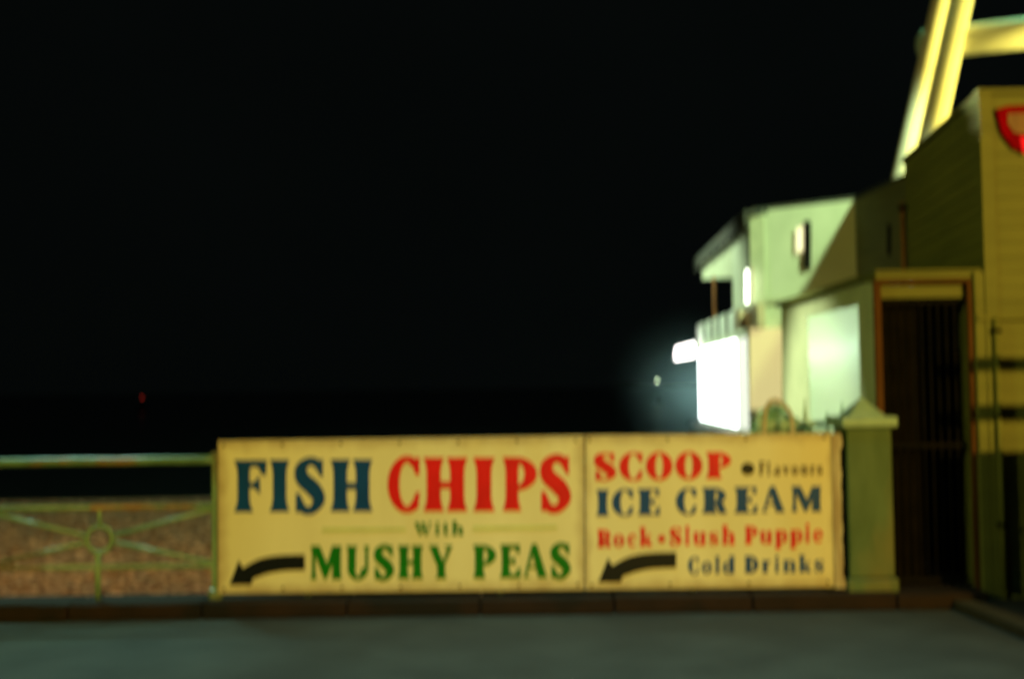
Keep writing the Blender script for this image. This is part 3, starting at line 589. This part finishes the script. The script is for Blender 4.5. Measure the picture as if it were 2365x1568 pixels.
for i in range(nt):
    f0 = i / nt; f1 = (i + .86) / nt
    p = ra.lerp(rb_, f0); p2 = ra.lerp(rb_, f1)
    obj('eave_tile', prism(BM(), [p + Vector((-.24, 0, .12)), p2 + Vector((-.24, 0, .12)), p2 + Vector((-.24, 0, -.30 - .09 * (i % 2))), p + Vector((-.24, 0, -.30 - .09 * (i % 2)))], (.08, 0, 0)), 'tile', fbd)
pz = S(1651, 700)
obj('balcony_post', tube(BM(), [(pz.x, pz.y, 3.02), (pz.x, pz.y, S(1651, 640).z + .05)], .06, 8), 'rust', fbd, smooth=True)
us = [1612, 1629, 1645, 1661, 1680, 1702]
for i, (u0, u1) in enumerate(zip(us, us[1:])):
    top0 = 752 - (u0 - 1612) * .42
    a_, b_2 = S(u0 + 3.5, top0), S(u1 - 3, top0 - (u1 - u0) * .42)
    bm = BM(); prism(bm, [(a_.x - .05, a_.y, 3.03), (b_2.x - .05, b_2.y, 3.03), (b_2.x - .05, b_2.y, b_2.z), (a_.x - .05, a_.y, a_.z)], (.05, 0, 0)); obj('balcony_panel', bm, 'slat', fbd)
obj('end_post', tube(BM(), [(S(1614, 700).x - .03, 43.9, 3.03), (S(1614, 700).x - .03, 43.9, 3.75)], .06, 8), 'slat', fbd)
# shop: row of lit panes with thin mullions, upright
ye0 = S(1733, 900).y + .1; ye1 = 44.3
npn = 6
for i in range(npn):
    y0 = ye0 + (ye1 - ye0) * i / npn; y1 = ye0 + (ye1 - ye0) * (i + 1) / npn
    X0 = C1[0] + (y0 - 32) * .0368; X1 = C1[0] + (y1 - 32) * .0368
    obj('shop_pane', prism(BM(), [(X0, y0 + .04, .12), (X1, y1 - .04, .12), (X1, y1 - .04, 2.83), (X0, y0 + .04, 2.83)], (.03, 0, 0)), 'shopglass' if i else 'shopdim', fbd)
    obj('stall_riser', prism(BM(), [(X0 - .02, y0 + .04, .0), (X1 - .02, y1 - .04, .0), (X1 - .02, y1 - .04, .11), (X0 - .02, y0 + .04, .11)], (.05, 0, 0)), 'slat', fbd)
    obj('mullion', bx((X0 - .03, y0 - .035, .0), (X0 + .06, y0 + .035, 2.85)), 'slat', fbd)
# cream backlit board on the ground floor
q = [W(1741, 945), W(1810, 945), W(1810, 758), W(1741, 758)]
nrm = Vector((-(C0[1] - C1[1]), C0[0] - C1[0], 0)).normalized(); nrm = -nrm if nrm.y > 0 else nrm
cb = tag(obj('cream_panel', prism(BM(), [p + nrm * .25 for p in q], nrm * -.15), 'cream_lit'), 'softly lit blank cream panel right of the bright shop window', 'panel')
# objects on the front wall
q = [W(1862, 622), W(1874, 622), W(1874, 512), W(1862, 512)]
hs = thing('hanging_sign', W(1868, 560), 'narrow dark board with a cream lit side hanging on the pale front wall', 'sign')
obj('dark_side', prism(BM(), [p + nrm * .16 for p in q], nrm * -.14), 'iron', hs)
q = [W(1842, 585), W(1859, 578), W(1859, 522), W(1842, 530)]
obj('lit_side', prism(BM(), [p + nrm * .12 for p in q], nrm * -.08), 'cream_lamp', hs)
q1_, q2_ = W(1741, 700), W(1741, 626)
wlmp = thing('wall_lamp', q1_, 'bright upright tube lamp on the corner of the pale building', 'lamp')
off = nrm * .2 + Vector((-.1, 0, 0))
obj('tube', tube(BM(), [q1_ + off, q2_ + off], .05, 10), 'tubelamp', wlmp)
obj('backplate', bx((q1_.x - .06, q1_.y - .1, q1_.z - .1), (q1_.x + .06, q1_.y, q2_.z + .1)), 'brown', wlmp)
q = S(1703, 760); q2 = W(1758, 700)
ab = thing('brown_cabinet', q, 'brown boxy cabinets at balcony height beside the corner lamp', 'cabinet')
a1 = atY(1745, 758, 31.5); a2 = atY(1763, 702, 31.5)
obj('box', bx((a1.x, 31.3, a1.z), (a2.x, 31.8, a2.z)), 'brown', ab, bevel=.03)
a1 = atY(1703, 760, 32.5); a2 = atY(1738, 716, 32.5)
obj('box', bx((a1.x, 32.3, a1.z), (a2.x, 32.9, a2.z)), 'brown', ab, bevel=.03)
a1 = atY(1713, 757, 32.2); a2 = atY(1720, 736, 32.2)
obj('opening', bx((a1.x, 32.2, a1.z), (a2.x, 32.28, a2.z)), 'iron', ab)
# projecting lit sign box over the beach side
a_, c_ = atY(1607, 808, 42.5), atY(1560, 817, 43.6)
pj = thing('projecting_lightbox', a_, 'glowing white sign box projecting from the shop over the beach', 'sign')
obj('face', prism(BM(), [atY(1606, 824, 42.5), atY(1606, 790, 42.5), atY(1561, 802, 43.6), atY(1559, 832, 43.6)], (0, .25, 0)), 'lightbox', pj, bevel=.05)
obj('arm', tube(BM(), [atY(1606, 800, 42.8), (7.3, 42.8, 2.6)], .04, 8), 'iron', pj)

# ------------------------------------------------------------------ big white steel tubes behind the terrace
st = thing('steel_tube_frame', (12, 31.5, 0), 'tall frame of crossing white steel tubes rising behind the terrace', 'frame')
def T(u, v, Y): return atY(u, v, Y)
def longtube(name, a, c, Ya, Yc, wpx, ext0=0, ext1=0):
    p, q = T(*a, Ya), T(*c, Yc); d = q - p; p2 = p - d * ext0; q2 = q + d * ext1
    return obj(name, tube(BM(), [p2, q2], wpx / 2 / 2628 * (Ya + Yc) / 2, 24), 'tube', st, smooth=True)
longtube('leaning_tube', (2220, 0), (2150, 330), 31.3, 31.5, 54, .8, 1.0)
longtube('leaning_tube', (2172, 0), (2078, 418), 30.1, 30.1, 40, 3.0, 1.2)
longtube('cross_tube', (2142, 104), (2365, 78), 31.9, 31.0, 70, 0, 1.2)
e = T(2140, 104, 31.9); bm = BM(); bmesh.ops.create_uvsphere(bm, u_segments=24, v_segments=14, radius=.43, matrix=Matrix.Translation(e) @ Matrix.Diagonal((.75, .75, 1, 1)))
obj('node', bm, 'tube', st, smooth=True)

# ------------------------------------------------------------------ small things behind the sign
def Q(u, v, Y): return atY(u, v, Y)
lr = thing('spiked_railing', (2.1, 8.2, 0), 'low pale green railing with spear points behind the ice cream sign', 'railing')
zr1 = Q(1850, 975, 8.2).z; x0, x1 = Q(1748, 975, 8.2).x, FX - .01
obj('rail', bx((x0, 8.18, zr1 - .035), (x1, 8.22, zr1 + .012)), 'cap', lr, bevel=.004)
obj('rail', bx((x0, 8.18, .3), (x1, 8.22, .34)), 'cap', lr, bevel=.004)
for u, v in ((1752, 948), (1805, 955), (1858, 918), (1910, 950), (1944, 926)):
    p = Q(u, v, 8.2); bm = BM(); tube(bm, [(p.x, 8.2, 0), (p.x, 8.2, zr1 + .02), (p.x, 8.2, zr1 + .03), (p.x, 8.2, p.z)], [.012, .012, .018, .002], 8); obj('spear_bar', bm, 'cap', lr)
for i in range(6):
    u = 1775 + i * 30; p = Q(u, 990, 8.2); obj('scroll', torus(BM(), (p.x, 8.2, zr1 - .085), .035, .008, 20, 6), 'cap', lr, smooth=True)
# pale shrub
sh = thing('leafy_shrub', (Q(1790, 990, 8.6).x, 8.6, 0), 'pale leafy shrub with rounded clumps rising behind the sign', 'shrub')
bm = BM(); c = Q(1785, 962, 8.6)
for cl in ((c.x, c.z, .10), (c.x + .1, c.z - .09, .10), (c.x + .22, c.z - .12, .08), (c.x - .08, c.z - .1, .09), (c.x + .02, c.z - .25, .17), (c.x + .2, c.z - .3, .16)):
    for i in range(260):
        d = Vector((random.gauss(0, 1), random.gauss(0, 1), random.gauss(0, 1))).normalized() * cl[2] * random.uniform(.6, 1)
        p = Vector((cl[0], 8.6, cl[1])) + d; a = random.uniform(.012, .022)
        u = Vector((random.uniform(-1, 1), random.uniform(-1, 1), random.uniform(-.6, .6))).normalized(); v = u.cross(d.normalized())
        if v.length < .1: continue
        v.normalize(); bm.faces.new([bm.verts.new(p + k_) for k_ in (u * a * 1.6, v * a, -u * a * 1.6, -v * a)])
lf = obj('leaves', bm, 'leaf', sh); lf['kind'] = 'stuff'
bm = BM(); tube(bm, [(c.x, 8.6, 0), (c.x + .01, 8.6, .5), (c.x, 8.6, c.z - .05)], [.02, .015, .008], 8); tube(bm, [(c.x + .01, 8.6, .5), (c.x + .15, 8.6, .8), (c.x + .2, 8.6, c.z - .15)], [.014, .01, .006], 8)
obj('trunk', bm, 'darkgap', sh)
hp = [Q(*p, 8.0) for p in catmull([(1765, 1020), (1768, 950), (1786, 925), (1810, 936), (1828, 962), (1831, 1020)], 6)]
hp = [Vector((hp[0].x, 8.0, 0))] + hp + [Vector((hp[-1].x, 8.0, 0))]
tag(obj('steel_hoop', tube(BM(), hp, .016, 10), 'brown', smooth=True), 'brown bent steel hoop standing behind the sign in front of the shrub', 'hoop')

# ------------------------------------------------------------------ lights far out at sea
def sealight(u, v, Y, m, name, label):
    p = atY(u, v, Y); t = thing(name, (p.x, Y, BZ), label, 'buoy', 'small light buoys out on the dark sea')
    obj('float', tube(BM(), [(p.x, Y, BZ - .3), (p.x, Y, BZ + .6), (p.x, Y, BZ + .7), (p.x, Y, p.z - .15)], [.8, .8, .12, .1], 12), 'iron', t)
    bm = BM(); bmesh.ops.create_uvsphere(bm, u_segments=12, v_segments=8, radius=.13, matrix=Matrix.Translation(p)); obj('light', bm, m, t, smooth=True)
sealight(328, 918, 190, 'redlight', 'light_buoy', 'tiny red buoy light far out on the dark sea')
sealight(1518, 879, 190, 'whitelight', 'light_buoy', 'tiny white green buoy light on the horizon left of the shop')

# ------------------------------------------------------------------ haze volume added to stand in for lens bloom beside the lit shop front
bm = BM(); bmesh.ops.create_uvsphere(bm, u_segments=20, v_segments=12, radius=1, matrix=Matrix.Translation((6.3, 40.0, 1.1)) @ Matrix.Diagonal((3.4, 8.0, 3.6, 1)))
hm = bpy.data.materials.new('bloom_haze'); hm.use_nodes = True
hn = hm.node_tree.nodes; hl = hm.node_tree.links; hn.remove(hn['Principled BSDF']); pv = hn.new('ShaderNodeVolumePrincipled')
tc = hn.new('ShaderNodeTexCoord'); mp = hn.new('ShaderNodeMapping'); mp.inputs['Location'].default_value = (-6.3 / 3.4, -40.0 / 8.0, -1.1 / 3.6); mp.inputs['Scale'].default_value = (1 / 3.4, 1 / 8.0, 1 / 3.6)
ln = hn.new('ShaderNodeVectorMath'); ln.operation = 'LENGTH'
mr = hn.new('ShaderNodeMapRange'); mr.inputs[1].default_value = .0; mr.inputs[2].default_value = 1.0; mr.inputs[3].default_value = 1.0; mr.inputs[4].default_value = 0
hl.new(tc.outputs['Object'], mp.inputs['Vector']); hl.new(mp.outputs[0], ln.inputs[0]); hl.new(ln.outputs['Value'], mr.inputs[0]); pw = hn.new('ShaderNodeMath'); pw.operation = 'POWER'; pw.inputs[1].default_value = 3.0; ml = hn.new('ShaderNodeMath'); ml.operation = 'MULTIPLY'; ml.inputs[1].default_value = .04
hl.new(mr.outputs[0], pw.inputs[0]); hl.new(pw.outputs[0], ml.inputs[0]); hl.new(ml.outputs[0], pv.inputs['Density'])
pv.inputs['Color'].default_value = (.55, .95, .95, 1)
hl.new(pv.outputs[0], hn['Material Output'].inputs['Volume']); M['bloom_haze'] = hm
tag(obj('bloom_haze', bm, 'bloom_haze'), 'faint teal haze added as lens bloom beside the bright shop window', 'bloom_haze', kind='stuff')
